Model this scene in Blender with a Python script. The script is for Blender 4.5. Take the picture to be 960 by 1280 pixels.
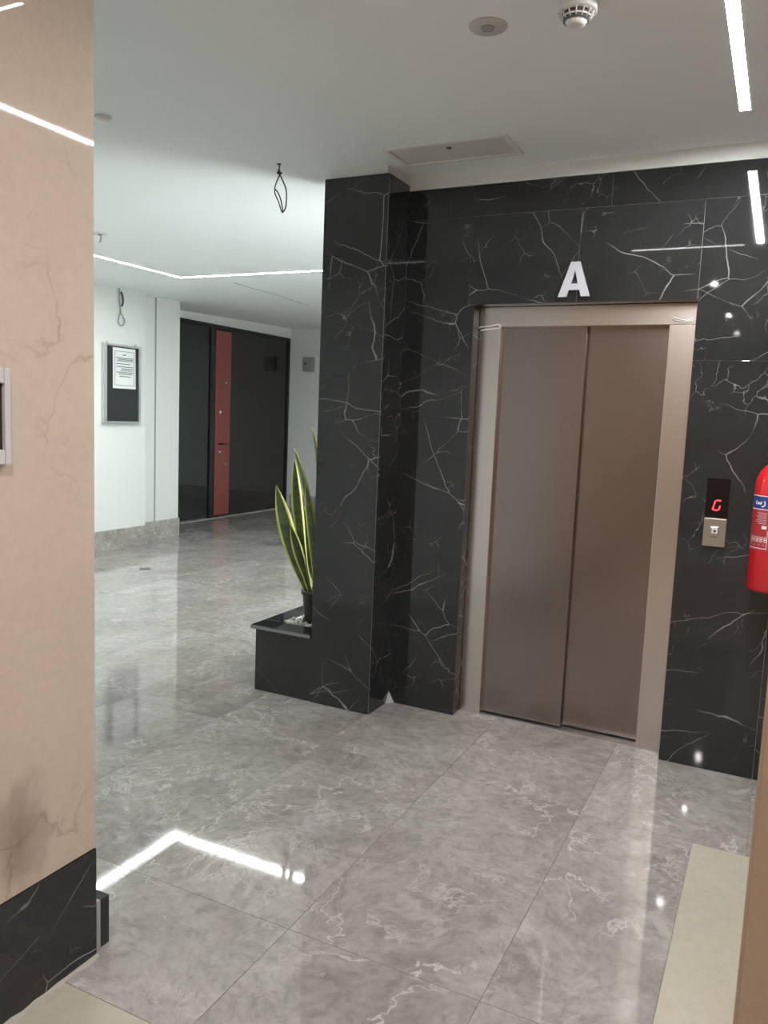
import bpy, bmesh, math, random
from mathutils import Vector, Matrix

random.seed(7)
R = math.radians
scene = bpy.context.scene
COL = scene.collection
for o in list(bpy.data.objects):
    bpy.data.objects.remove(o, do_unlink=True)

# ------------------------------------------------------------------ camera
# metres; X along the lift wall, Y into the lobby, Z up. Camera 1.53 m above the floor.
YAW, PITCH, ROLL = R(26.13), R(6.843), R(2.354)
fw = Vector((-math.sin(YAW)*math.cos(PITCH), math.cos(YAW)*math.cos(PITCH), -math.sin(PITCH)))
r0 = Vector((math.cos(YAW), math.sin(YAW), 0))
u0 = r0.cross(fw)
rt = math.cos(ROLL)*r0 + math.sin(ROLL)*u0
up = -math.sin(ROLL)*r0 + math.cos(ROLL)*u0
cam_data = bpy.data.cameras.new('camera')
cam_data.sensor_fit = 'VERTICAL'
cam_data.sensor_height = 36.0
cam_data.sensor_width = 27.0
cam_data.lens = 36.0*999.86/1280.0
cam_data.clip_start = 0.05
cam = bpy.data.objects.new('camera', cam_data)
COL.objects.link(cam)
cam.matrix_world = Matrix(((rt.x, up.x, -fw.x, 0), (rt.y, up.y, -fw.y, 0), (rt.z, up.z, -fw.z, 1.53), (0, 0, 0, 1)))
scene.camera = cam

# ------------------------------------------------------------------ world, exposure, lamp levels
world = bpy.data.worlds.new('world')
scene.world = world
world.use_nodes = True
world.node_tree.nodes['Background'].inputs['Color'].default_value = (0.8, 0.85, 0.9, 1)
world.node_tree.nodes['Background'].inputs['Strength'].default_value = 0.02
vs = scene.view_settings
vs.view_transform = 'Standard'
vs.look = 'None'
vs.gamma = 1.0
vs.use_curve_mapping = False
vs.exposure = 1.55

LOBBY_LED = 52.0        # the long strips in the lobby ceiling
LIFT_LED = 112.0         # the strip in front of the lift
DOWNLIGHT = 1800.0        # corridor downlights behind the camera
ASSUMED_LAMP = 8.5        # assumed tall wall lamp, unseen behind the pillar

H = 2.72                # ceiling
WY = 3.774              # lift wall plane

# ------------------------------------------------------------------ materials
def mat_base(name):
    m = bpy.data.materials.new(name)
    m.use_nodes = True
    nt = m.node_tree
    return m, nt, nt.nodes['Principled BSDF']

def N(nt, kind, **kw):
    n = nt.nodes.new(kind)
    for k, v in kw.items():
        if k in n.inputs:
            n.inputs[k].default_value = v
        else:
            setattr(n, k, v)
    return n

def plain(name, col, rough=0.5, metal=0.0, spec=0.5, emis=None, estr=0.0, coat=0.0, ior=1.5):
    m, nt, b = mat_base(name)
    b.inputs['Base Color'].default_value = (*col, 1)
    b.inputs['Roughness'].default_value = rough
    b.inputs['Metallic'].default_value = metal
    b.inputs['Specular IOR Level'].default_value = spec
    b.inputs['IOR'].default_value = ior
    b.inputs['Coat Weight'].default_value = coat
    if emis:
        b.inputs['Emission Color'].default_value = (*emis, 1)
        b.inputs['Emission Strength'].default_value = estr
    return m

def coords(nt, spread=40.0):
    """object coordinates, shifted per object so that no two slabs look alike"""
    tc = N(nt, 'ShaderNodeTexCoord')
    oi = N(nt, 'ShaderNodeObjectInfo')
    mul = N(nt, 'ShaderNodeMath', operation='MULTIPLY')
    mul.inputs[1].default_value = spread
    nt.links.new(oi.outputs['Random'], mul.inputs[0])
    add = N(nt, 'ShaderNodeVectorMath', operation='ADD')
    nt.links.new(tc.outputs['Object'], add.inputs[0])
    nt.links.new(mul.outputs[0], add.inputs[1])
    return add.outputs[0], oi.outputs['Random']

def warp(nt, co, scale, amount, detail=4.0):
    n = N(nt, 'ShaderNodeTexNoise', Scale=scale, Detail=detail)
    nt.links.new(co, n.inputs['Vector'])
    s = N(nt, 'ShaderNodeVectorMath', operation='SUBTRACT')
    nt.links.new(n.outputs['Color'], s.inputs[0]); s.inputs[1].default_value = (0.5, 0.5, 0.5)
    m = N(nt, 'ShaderNodeVectorMath', operation='SCALE'); m.inputs['Scale'].default_value = amount
    nt.links.new(s.outputs[0], m.inputs[0])
    a = N(nt, 'ShaderNodeVectorMath', operation='ADD')
    nt.links.new(co, a.inputs[0]); nt.links.new(m.outputs[0], a.inputs[1])
    return a.outputs[0]

def noise(nt, co, scale, detail=5.0, rough=0.55, dist=0.0):
    n = N(nt, 'ShaderNodeTexNoise', Scale=scale, Detail=detail, Roughness=rough, Distortion=dist)
    nt.links.new(co, n.inputs['Vector'])
    return n.outputs['Fac']

def ramp(nt, fac, stops):
    r = N(nt, 'ShaderNodeValToRGB')
    el = r.color_ramp.elements
    while len(el) < len(stops):
        el.new(0.5)
    for e, (p, c) in zip(el, stops):
        e.position = p
        e.color = (*c, 1) if len(c) == 3 else c
    nt.links.new(fac, r.inputs['Fac'])
    return r.outputs['Color']

def g(v):
    return (v, v, v)

def mult(nt, a, b):
    m = N(nt, 'ShaderNodeMath', operation='MULTIPLY')
    nt.links.new(a, m.inputs[0])
    if isinstance(b, (int, float)):
        m.inputs[1].default_value = b
    else:
        nt.links.new(b, m.inputs[1])
    return m.outputs[0]

def mix(nt, fac, a, b):
    m = N(nt, 'ShaderNodeMix', data_type='RGBA')
    def put(sock, v):
        if isinstance(v, tuple):
            sock.default_value = (*v, 1)
        else:
            nt.links.new(v, sock)
    if isinstance(fac, (int, float)):
        m.inputs[0].default_value = fac
    else:
        nt.links.new(fac, m.inputs[0])
    put(m.inputs[6], a); put(m.inputs[7], b)
    return m.outputs[2]

def cracks(nt, co, scale, width, rand=1.0):
    v = N(nt, 'ShaderNodeTexVoronoi', feature='DISTANCE_TO_EDGE', Scale=scale, Randomness=rand)
    nt.links.new(co, v.inputs['Vector'])
    return ramp(nt, v.outputs['Distance'], [(0.0, g(1)), (width*0.4, g(0.55)), (width, g(0))])

def stretch(nt, co, sx, sy, sz, rot=(0, 0, 0)):
    """turn the coordinates, then scale them along the turned axes"""
    if any(rot):
        mr = N(nt, 'ShaderNodeMapping')
        mr.inputs['Rotation'].default_value = rot
        nt.links.new(co, mr.inputs['Vector'])
        co = mr.outputs[0]
    mp = N(nt, 'ShaderNodeMapping')
    mp.inputs['Scale'].default_value = (sx, sy, sz)
    nt.links.new(co, mp.inputs['Vector'])
    return mp.outputs[0]

def ridge(nt, fac, level, width):
    """thin contour line where a noise field crosses a level"""
    d = N(nt, 'ShaderNodeMath', operation='SUBTRACT'); nt.links.new(fac, d.inputs[0]); d.inputs[1].default_value = level
    a = N(nt, 'ShaderNodeMath', operation='ABSOLUTE'); nt.links.new(d.outputs[0], a.inputs[0])
    return ramp(nt, a.outputs[0], [(0.0, g(1)), (width*0.45, g(0.5)), (width, g(0))])

def black_marble(name='black_marble', veins=1.0):
    m, nt, b = mat_base(name)
    co, rnd = coords(nt)
    base = ramp(nt, noise(nt, co, 2.2, 5, 0.62), [(0.3, (0.016, 0.0165, 0.017)), (0.62, (0.025, 0.026, 0.027)), (0.8, (0.040, 0.041, 0.043))])
    # long straight diagonal veins
    c1 = stretch(nt, warp(nt, co, 3.0, 0.10, 4), 2.4, 2.4, 0.8, (0.75, 0.95, 0.3))
    v1 = cracks(nt, c1, 1.45, 0.0046)
    k1 = ramp(nt, noise(nt, co, 3.0, 2), [(0.47, g(0)), (0.62, g(1))])
    c1b = stretch(nt, warp(nt, co, 4.0, 0.12, 4), 0.8, 0.8, 2.2, (-0.45, 0.35, 0.2))
    v1b = cracks(nt, c1b, 2.0, 0.0046)
    k1b = ramp(nt, noise(nt, co, 2.6, 2), [(0.50, g(0)), (0.62, g(0.9))])
    # short ragged flecks
    c2 = stretch(nt, warp(nt, co, 9.0, 0.12, 4), 1.5, 1.5, 0.7, (0.4, -0.6, 0.1))
    v2 = cracks(nt, c2, 5.5, 0.011)
    k2 = ramp(nt, noise(nt, co, 4.2, 3), [(0.55, g(0)), (0.66, g(0.75))])
    # milky specks in clusters
    f3 = ramp(nt, noise(nt, stretch(nt, co, 1, 1, 0.45, (0, 0.6, 0)), 34, 4, 0.7), [(0.62, g(0)), (0.72, g(0.8))])
    k3 = ramp(nt, noise(nt, co, 3.1, 3), [(0.60, g(0)), (0.72, g(1))])
    c = mix(nt, mult(nt, mult(nt, v1, k1), veins), base, (0.38, 0.38, 0.37))
    c = mix(nt, mult(nt, mult(nt, v1b, k1b), veins), c, (0.36, 0.36, 0.355))
    c = mix(nt, mult(nt, mult(nt, v2, k2), veins), c, (0.30, 0.30, 0.29))
    c = mix(nt, mult(nt, mult(nt, f3, k3), 0.6), c, (0.25, 0.25, 0.25))
    nt.links.new(c, b.inputs['Base Color'])
    b.inputs['Roughness'].default_value = 0.03
    b.inputs['IOR'].default_value = 1.55
    return m

def grey_marble(name='grey_marble', lift=1.0, rough=0.045):
    m, nt, b = mat_base(name)
    co, rnd = coords(nt)
    L = lift
    w = warp(nt, co, 2.0, 0.35, 4)
    n1 = noise(nt, stretch(nt, w, 1.0, 0.7, 1, (0, 0, 0.5)), 2.6, 6, 0.62)
    base = ramp(nt, n1, [(0.30, (0.235*L, 0.220*L, 0.203*L)), (0.45, (0.300*L, 0.285*L, 0.264*L)), (0.55, (0.335*L, 0.319*L, 0.297*L)), (0.72, (0.40*L, 0.384*L, 0.36*L))])
    fine = ramp(nt, noise(nt, w, 22, 5, 0.75), [(0.33, g(0.66)), (0.5, g(0.97)), (0.67, g(1.2))])
    mm = N(nt, 'ShaderNodeMix', data_type='RGBA', blend_type='MULTIPLY'); mm.inputs[0].default_value = 0.8
    nt.links.new(base, mm.inputs[6]); nt.links.new(fine, mm.inputs[7])
    c = mm.outputs[2]
    # swirling pale outlines around the clouds
    n2 = noise(nt, w, 4.2, 5, 0.6)
    k1 = ramp(nt, noise(nt, co, 2.2, 2), [(0.45, g(0)), (0.62, g(0.85))])
    c = mix(nt, mult(nt, ridge(nt, n2, 0.55, 0.016), k1), c, (0.56*L, 0.54*L, 0.51*L))
    n3 = noise(nt, w, 8.0, 5, 0.62)
    k3 = ramp(nt, noise(nt, co, 2.9, 2), [(0.50, g(0)), (0.64, g(0.6))])
    c = mix(nt, mult(nt, ridge(nt, n3, 0.57, 0.022), k3), c, (0.52*L, 0.50*L, 0.475*L))
    # pale islands and brownish patches
    p1 = ramp(nt, noise(nt, w, 5.5, 4, 0.6), [(0.62, g(0)), (0.70, g(0.45))])
    c = mix(nt, p1, c, (0.45*L, 0.435*L, 0.41*L))
    kd = ramp(nt, noise(nt, stretch(nt, co, 1, 1, 1, (0, 0, 1.0)), 1.5, 3), [(0.52, g(0)), (0.68, g(0.45))])
    c = mix(nt, kd, c, (0.225*L, 0.203*L, 0.18*L))
    t = ramp(nt, rnd, [(0.0, (0.93, 0.905, 0.92)), (1.0, (1.06, 1.04, 1.07))])
    m2 = N(nt, 'ShaderNodeMix', data_type='RGBA', blend_type='MULTIPLY'); m2.inputs[0].default_value = 1.0
    nt.links.new(c, m2.inputs[6]); nt.links.new(t, m2.inputs[7])
    nt.links.new(m2.outputs[2], b.inputs['Base Color'])
    b.inputs['Roughness'].default_value = rough
    b.inputs['IOR'].default_value = 1.55
    return m

def warm_marble(name, c0, c1, vein, rough=0.16, stain=False):
    m, nt, b = mat_base(name)
    co, rnd = coords(nt)
    w = warp(nt, co, 1.3, 0.5)
    base = ramp(nt, noise(nt, w, 1.6, 7, 0.6), [(0.3, c0), (0.7, c1)])
    v1 = cracks(nt, warp(nt, co, 2.2, 0.7, 7), 2.6, 0.016)
    k1 = ramp(nt, noise(nt, co, 2.4, 3), [(0.50, g(0)), (0.66, g(0.75))])
    c = mix(nt, mult(nt, v1, k1), base, vein)
    v2 = cracks(nt, warp(nt, co, 7, 0.3, 6), 8, 0.03)
    k2 = ramp(nt, noise(nt, co, 4.0, 3), [(0.55, g(0)), (0.68, g(0.5))])
    c = mix(nt, mult(nt, v2, k2), c, vein)
    fl = ramp(nt, noise(nt, co, 30, 5, 0.7), [(0.3, g(0.9)), (0.7, g(1.05))])
    mm = N(nt, 'ShaderNodeMix', data_type='RGBA', blend_type='MULTIPLY'); mm.inputs[0].default_value = 0.6
    nt.links.new(c, mm.inputs[6]); nt.links.new(fl, mm.inputs[7])
    out = mm.outputs[2]
    if stain:                              # a dirty smudge low down, near the wall's end
        tc = N(nt, 'ShaderNodeTexCoord')
        mp = N(nt, 'ShaderNodeMapping', vector_type='POINT')
        mp.inputs['Location'].default_value = (0, -0.36*9, 1.035*5.5)
        mp.inputs['Scale'].default_value = (1, 9, 5.5)
        nt.links.new(tc.outputs['Object'], mp.inputs['Vector'])
        ln = N(nt, 'ShaderNodeVectorMath', operation='LENGTH')
        nt.links.new(warp(nt, mp.outputs[0], 1.6, 0.9, 4), ln.inputs[0])
        sm = ramp(nt, ln.outputs['Value'], [(0.0, g(0.62)), (0.55, g(0.35)), (1.0, g(0))])
        out = mix(nt, sm, out, (0.14, 0.085, 0.06))
    nt.links.new(out, b.inputs['Base Color'])
    b.inputs['Roughness'].default_value = rough
    return m

def plaster(name, col, rough=0.75):
    m, nt, b = mat_base(name)
    tc = N(nt, 'ShaderNodeTexCoord')
    c = ramp(nt, noise(nt, tc.outputs['Object'], 0.9, 4), [(0.3, tuple(x*0.965 for x in col)), (0.7, col)])
    nt.links.new(c, b.inputs['Base Color'])
    b.inputs['Roughness'].default_value = rough
    bp = N(nt, 'ShaderNodeBump', Strength=0.03, Distance=0.01)
    nt.links.new(noise(nt, tc.outputs['Object'], 60, 4), bp.inputs['Height'])
    nt.links.new(bp.outputs[0], b.inputs['Normal'])
    return m

def steel(name, col, rough, along='Z', aniso=0.6):
    m, nt, b = mat_base(name)
    tc = N(nt, 'ShaderNodeTexCoord')
    s = (260, 260, 1.2) if along == 'Z' else (1.2, 260, 260)
    f = noise(nt, stretch(nt, tc.outputs['Object'], *s), 1.0, 3, 0.6)
    c = ramp(nt, f, [(0.3, tuple(x*0.99 for x in col)), (0.7, tuple(min(1, x*1.01) for x in col))])
    nt.links.new(c, b.inputs['Base Color'])
    b.inputs['Metallic'].default_value = 1.0
    mr = N(nt, 'ShaderNodeMapRange'); mr.inputs['To Min'].default_value = rough*0.98; mr.inputs['To Max'].default_value = rough*1.02
    nt.links.new(f, mr.inputs['Value']); nt.links.new(mr.outputs[0], b.inputs['Roughness'])
    return m

def lamp_mat(name, col, strength):
    m, nt, b = mat_base(name)
    nt.nodes.remove(b)
    e = N(nt, 'ShaderNodeEmission')
    e.inputs['Color'].default_value = (*col, 1)
    e.inputs['Strength'].default_value = strength
    nt.links.new(e.outputs[0], nt.nodes['Material Output'].inputs['Surface'])
    return m

M = {}
M['black'] = black_marble()
M['black_plain'] = black_marble('plain_black_marble', 0.12)
M['rim_highlight'] = plain('painted_rim_highlight', (0.22, 0.22, 0.21), 0.35)  # paler than the rim, standing for the shine along its edge
M['grey'] = grey_marble()
M['skirt'] = grey_marble('skirting_marble', 1.25, 0.2)
PINK = ((0.54, 0.445, 0.36), (0.60, 0.495, 0.415), (0.40, 0.305, 0.235))
M['pink'] = warm_marble('pink_marble', *PINK, 0.025)
M['pink_stained'] = warm_marble('stained_pink_marble', *PINK, 0.025, True)
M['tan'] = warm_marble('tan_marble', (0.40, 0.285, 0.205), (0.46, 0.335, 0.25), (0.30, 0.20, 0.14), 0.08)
M['cream'] = warm_marble('cream_marble', (0.40, 0.365, 0.30), (0.46, 0.425, 0.355), (0.38, 0.31, 0.21), 0.16)
M['plaster'] = plaster('white_plaster', (0.76, 0.78, 0.76))
M['ceil'] = plaster('ceiling_paint', (0.86, 0.90, 0.915))
M['grout'] = plain('grout', (0.20, 0.187, 0.17), 0.8)
M['grout_pale'] = plain('pale_grout', (0.40, 0.37, 0.33), 0.8)
M['mortar'] = plain('pale_mortar', (0.36, 0.36, 0.35), 0.7)
M['steel'] = steel('brushed_steel_frame', (0.74, 0.665, 0.625), 0.26)
M['steel_door'] = steel('brushed_steel_door', (0.34, 0.282, 0.262), 0.24)
M['steel_plate'] = steel('brushed_steel_plate', (0.60, 0.56, 0.52), 0.3, 'X')
M['alu'] = plain('aluminium', (0.60, 0.61, 0.61), 0.35, 1.0)
M['dark'] = plain('dark_void', (0.01, 0.01, 0.01), 0.8)
M['white_metal'] = plain('white_enamel', (0.75, 0.75, 0.74), 0.4)
M['white_plastic'] = plain('white_plastic', (0.72, 0.71, 0.70), 0.35)
M['slot'] = plain('dark_slot', (0.10, 0.10, 0.10), 0.7)
M['letter'] = plain('white_letter', (0.56, 0.56, 0.61), 0.4)
M['glass_dark'] = plain('dark_tinted_glass', (0.014, 0.019, 0.019), 0.05, 0, 0.5, ior=1.6)
M['lacquer'] = plain('dark_brown_lacquer', (0.022, 0.018, 0.017), 0.10, 0, 0.5, ior=1.5)
M['black_metal'] = plain('black_metal', (0.012, 0.012, 0.012), 0.3, 0, 0.5)
M['red_panel'] = plain('dark_red_lacquer', (0.26, 0.062, 0.055), 0.25)
M['chrome'] = plain('chrome', (0.75, 0.75, 0.75), 0.15, 1.0)
M['box_grey'] = plain('grey_plastic_box', (0.33, 0.34, 0.31), 0.5)
M['felt'] = plain('dark_board_felt', (0.020, 0.024, 0.027), 0.7)
M['paper'] = plain('white_paper', (0.78, 0.80, 0.80), 0.7)
M['ink'] = plain('grey_ink', (0.16, 0.17, 0.18), 0.7)
M['cable'] = plain('dark_cable', (0.05, 0.05, 0.05), 0.5)
M['cable_grey'] = plain('grey_cable', (0.30, 0.32, 0.31), 0.5)
M['string'] = plain('white_string', (0.88, 0.87, 0.86), 0.5)
M['pot'] = plain('black_plastic_pot', (0.032, 0.034, 0.026), 0.35)
M['soil'] = plain('soil', (0.03, 0.022, 0.015), 0.9)
M['pebble'] = plain('white_pebble', (0.58, 0.58, 0.54), 0.6)
M['red_paint'] = plain('red_paint', (0.60, 0.012, 0.022), 0.22, coat=0.4)
M['label_red'] = plain('label_dark_red', (0.36, 0.022, 0.032), 0.35)
M['label_blue'] = plain('label_blue', (0.022, 0.045, 0.22), 0.35)
M['label_white'] = plain('label_white', (0.72, 0.68, 0.68), 0.4)
M['rubber'] = plain('black_rubber', (0.015, 0.015, 0.015), 0.5)
M['display'] = plain('black_display_glass', (0.006, 0.004, 0.004), 0.08)
M['led_red'] = lamp_mat('red_segment_light', (1.0, 0.015, 0.02), 5.0)
M['led_lobby'] = lamp_mat('lobby_led_light', (0.93, 1.0, 0.97), LOBBY_LED)
M['led_lift'] = lamp_mat('lift_led_light', (0.985, 1.0, 0.99), LIFT_LED)
M['led_thin'] = lamp_mat('thin_led_light', (1.0, 0.985, 0.97), 24.0)
M['down'] = lamp_mat('downlight_light', (1.0, 0.94, 0.89), DOWNLIGHT)
M['assumed_wall_lamp'] = lamp_mat('assumed_lamp_light', (0.95, 1.0, 0.98), ASSUMED_LAMP)
M['bead'] = plain('ground_corner', (0.13, 0.13, 0.13), 0.5)
M['hatch'] = plain('hatch_paint', (0.62, 0.62, 0.60), 0.6)
M['cover'] = plain('grey_cover_plate', (0.56, 0.56, 0.55), 0.6)
M['screen'] = plain('dark_screen', (0.035, 0.026, 0.024), 0.2)
M['frame_pale'] = plain('pale_grey_frame', (0.56, 0.54, 0.56), 0.4)

def leaf_mat():
    m, nt, b = mat_base('snake_plant_leaf')
    tc = N(nt, 'ShaderNodeTexCoord')
    c = stretch(nt, warp(nt, tc.outputs['Object'], 9, 0.1), 6, 6, 26)
    col = ramp(nt, noise(nt, c, 1.0, 4), [(0.35, (0.040, 0.070, 0.022)), (0.65, (0.105, 0.15, 0.050))])
    nt.links.new(col, b.inputs['Base Color'])
    b.inputs['Roughness'].default_value = 0.4
    return m
M['leaf'] = leaf_mat()
M['leaf_edge'] = plain('snake_plant_margin', (0.52, 0.53, 0.13), 0.4)

# ------------------------------------------------------------------ building helpers
def link(name, me, mats, parent=None, loc=(0, 0, 0)):
    o = bpy.data.objects.new(name, me)
    COL.objects.link(o)
    if mats and not me.materials:
        for m in (mats if isinstance(mats, (list, tuple)) else [mats]):
            me.materials.append(m)
    if parent is not None:
        o.parent = parent
        o.location = Vector(loc) - Vector(parent['at'])
    else:
        o.location = loc
    o['at'] = tuple(loc)
    return o

def from_bm(name, bm, mats, parent=None, loc=(0, 0, 0), smooth=False):
    me = bpy.data.meshes.new(name)
    bmesh.ops.recalc_face_normals(bm, faces=bm.faces[:])
    bm.to_mesh(me); bm.free()
    if smooth:
        for p in me.polygons:
            p.use_smooth = True
    return link(name, me, mats, parent, loc)

def bm_box(bm, x0, x1, y0, y1, z0, z1, mi=0):
    vs = [bm.verts.new(p) for p in ((x0, y0, z0), (x1, y0, z0), (x1, y1, z0), (x0, y1, z0), (x0, y0, z1), (x1, y0, z1), (x1, y1, z1), (x0, y1, z1))]
    for f in ((0, 3, 2, 1), (4, 5, 6, 7), (0, 1, 5, 4), (1, 2, 6, 5), (2, 3, 7, 6), (3, 0, 4, 7)):
        bm.faces.new([vs[i] for i in f]).material_index = mi

def box(name, x0, x1, y0, y1, z0, z1, mat, parent=None, bevel=0.0, origin=None):
    """box in world metres, origin at the middle of its base"""
    c = origin or ((x0+x1)/2, (y0+y1)/2, z0)
    bm = bmesh.new()
    bm_box(bm, x0-c[0], x1-c[0], y0-c[1], y1-c[1], z0-c[2], z1-c[2])
    if bevel:
        bmesh.ops.bevel(bm, geom=bm.edges[:], offset=bevel, segments=2, affect='EDGES', profile=0.6)
    return from_bm(name, bm, mat, parent, c)

def boxes(name, lst, mat, parent=None, origin=(0, 0, 0)):
    bm = bmesh.new()
    for b in lst:
        bm_box(bm, b[0]-origin[0], b[1]-origin[0], b[2]-origin[1], b[3]-origin[1], b[4]-origin[2], b[5]-origin[2])
    return from_bm(name, bm, mat, parent, origin)

def bm_tube(bm, pts, r, seg=8, mi=0, cap=True):
    pts = [Vector(p) for p in pts]
    rings = []
    n0 = None
    for i, p in enumerate(pts):
        a = pts[max(0, i-1)]; b = pts[min(len(pts)-1, i+1)]
        t = (b-a).normalized()
        if n0 is None:
            n0 = t.orthogonal().normalized()
        n = (n0 - t*n0.dot(t))
        n = n.normalized() if n.length > 1e-6 else t.orthogonal().normalized()
        n0 = n
        bb = t.cross(n)
        rr = r[i] if isinstance(r, (list, tuple)) else r
        rings.append([bm.verts.new(p + (n*math.cos(2*math.pi*k/seg) + bb*math.sin(2*math.pi*k/seg))*rr) for k in range(seg)])
    for a, b in zip(rings, rings[1:]):
        for k in range(seg):
            f = bm.faces.new((a[k], a[(k+1) % seg], b[(k+1) % seg], b[k])); f.material_index = mi; f.smooth = True
    if cap:
        bm.faces.new(rings[0][::-1]).material_index = mi
        bm.faces.new(rings[-1]).material_index = mi

def tube(name, pts, r, mat, parent=None, seg=8, origin=None):
    c = Vector(origin if origin else pts[0])
    bm = bmesh.new()
    bm_tube(bm, [Vector(p)-c for p in pts], r, seg)
    return from_bm(name, bm, mat, parent, tuple(c))

def bm_lathe(bm, prof, seg=32, mi=0, a0=0.0):
    """prof: list of (radius, z)"""
    rings = []
    for rr, z in prof:
        if rr < 1e-6:
            rings.append([bm.verts.new((0, 0, z))])
        else:
            rings.append([bm.verts.new((rr*math.cos(a0+2*math.pi*k/seg), rr*math.sin(a0+2*math.pi*k/seg), z)) for k in range(seg)])
    for a, b in zip(rings, rings[1:]):
        for k in range(seg):
            k2 = (k+1) % seg
            if len(a) == 1 and len(b) == 1:
                continue
            if len(a) == 1:
                f = bm.faces.new((a[0], b[k2], b[k]))
            elif len(b) == 1:
                f = bm.faces.new((a[k], a[k2], b[0]))
            else:
                f = bm.faces.new((a[k], a[k2], b[k2], b[k]))
            f.material_index = mi; f.smooth = True

def lathe(name, prof, mat, parent=None, loc=(0, 0, 0), seg=32):
    bm = bmesh.new()
    bm_lathe(bm, prof, seg)
    return from_bm(name, bm, mat, parent, loc)

def curve_pts(ctrl, n=8):
    """Catmull-Rom through the control points"""
    P = [Vector(c) for c in ctrl]
    P = [P[0]*2-P[1]] + P + [P[-1]*2-P[-2]]
    out = []
    for i in range(1, len(P)-2):
        for k in range(n):
            t = k/n
            a, b, c, d = P[i-1], P[i], P[i+1], P[i+2]
            out.append(0.5*((2*b)+(c-a)*t+(2*a-5*b+4*c-d)*t*t+(3*b-a-3*c+d)*t**3))
    out.append(P[-2])
    return out

def empty(name, loc):
    o = bpy.data.objects.new(name, None)
    COL.objects.link(o)
    o.location = loc
    o.empty_display_size = 0.1
    o['at'] = tuple(loc)
    return o

def tag(o, label, cat, group=None):
    o['label'] = label
    o['category'] = cat
    if group:
        o['group'] = group
    return o

def struct(o, label=None):
    o['kind'] = 'structure'
    if label:
        o['label'] = label
    return o

# ------------------------------------------------------------------ floor: grout bed and one slab per tile
floor = struct(boxes('floor', [(-7.3, 1.5, -5.2, 11.1, -0.08, -0.003)], M['grout']))
TX, TY, GAP, X0, Y0 = 0.603, 1.2, 0.0015, -0.585, 1.89
tile_cache = {}
def tile(name, x0, x1, y0, y1, mat):
    w, d = round(x1-x0-GAP, 4), round(y1-y0-GAP, 4)
    c = ((x0+x1)/2, (y0+y1)/2, 0.0)
    key = (w, d, mat.name)
    if key not in tile_cache:
        bm = bmesh.new()
        e = 0.0006
        lo = [bm.verts.new((sx*w/2, sy*d/2, -0.012)) for sx, sy in ((-1, -1), (1, -1), (1, 1), (-1, 1))]
        mid = [bm.verts.new((sx*w/2, sy*d/2, -e)) for sx, sy in ((-1, -1), (1, -1), (1, 1), (-1, 1))]
        hi = [bm.verts.new((sx*(w/2-e), sy*(d/2-e), 0)) for sx, sy in ((-1, -1), (1, -1), (1, 1), (-1, 1))]
        for a, b in ((lo, mid), (mid, hi)):
            for k in range(4):
                bm.faces.new((a[k], a[(k+1) % 4], b[(k+1) % 4], b[k]))
        bm.faces.new(hi); bm.faces.new(lo[::-1])
        bmesh.ops.recalc_face_normals(bm, faces=bm.faces[:])
        me = bpy.data.meshes.new(name)
        bm.to_mesh(me); bm.free()
        me.materials.append(mat)
        tile_cache[key] = me
    o = link(name, tile_cache[key], None, floor, c)
    return o
tiles = []
for i in range(-11, 4):
    x0 = X0 + i*TX; x1 = x0 + TX
    for j in range(-1, 8):
        y0 = Y0 + j*TY; y1 = y0 + TY
        if x0 > -1.85 and y0 > 4.2:
            continue                       # under the lift shaft
        if x1 < -1.55 and y1 < 1.5:
            continue
        if x1 < -7.25:
            continue
        if y1 > 11.05:
            y1 = 11.05
        if j == -1:
            y0 = 1.41                      # cut against the cream threshold
        if i == 0 and j == 0:
            tile('floor_tile', x0, -0.165, y0, 3.058, M['grey']); continue
        if i == 0 and j == -1:
            tile('floor_tile', x0, -0.165, y0, y1, M['grey']); continue
        if i >= 1 and j <= 0:
            continue                       # cream strip lies here
        if i == 0 and j == 1:
            tile('floor_tile', x0, x1, 3.058, y1, M['grey']); continue
        if i >= 1 and j == 1:
            tile('floor_tile', x0, min(x1, 1.4), 3.058, y1, M['grey']); continue
        tile('floor_tile', x0, x1, y0, y1, M['grey'])
# cream border: strip along the right and the threshold under the opening
for (a, b, c, d) in ((-0.165, 0.44, 1.86, 3.058), (-0.165, 0.44, 1.41, 1.86), (0.44, 1.4, 1.41, 3.058)):
    tile('cream_slab', a, b, c, d, M['cream'])
for k in range(5):
    xa = -1.70 + k*0.62
    for (c, d) in ((0.80, 1.41), (0.19, 0.80), (-1.03, 0.19), (-2.25, -1.03), (-3.47, -2.25), (-4.69, -3.47)):
        tile('cream_slab', xa, xa+0.62, c, d, M['cream'])
# two small dark inserts in the lobby paving
for n_, (x, y) in enumerate(((-5.29, 5.70), (-5.19, 7.61))):
    s = 0.07
    bm = bmesh.new()
    v = [bm.verts.new((s*math.cos(R(a)), s*math.sin(R(a)), z)) for z in (0.0, 0.0025) for a in (0, 90, 180, 270)]
    for f in ((3, 2, 1, 0), (4, 5, 6, 7), (0, 1, 5, 4), (1, 2, 6, 5), (2, 3, 7, 6), (3, 0, 4, 7)):
        bm.faces.new([v[q] for q in f])
    from_bm('floor_insert', bm, M['slot'], floor, (x, y, 0.0))

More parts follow.
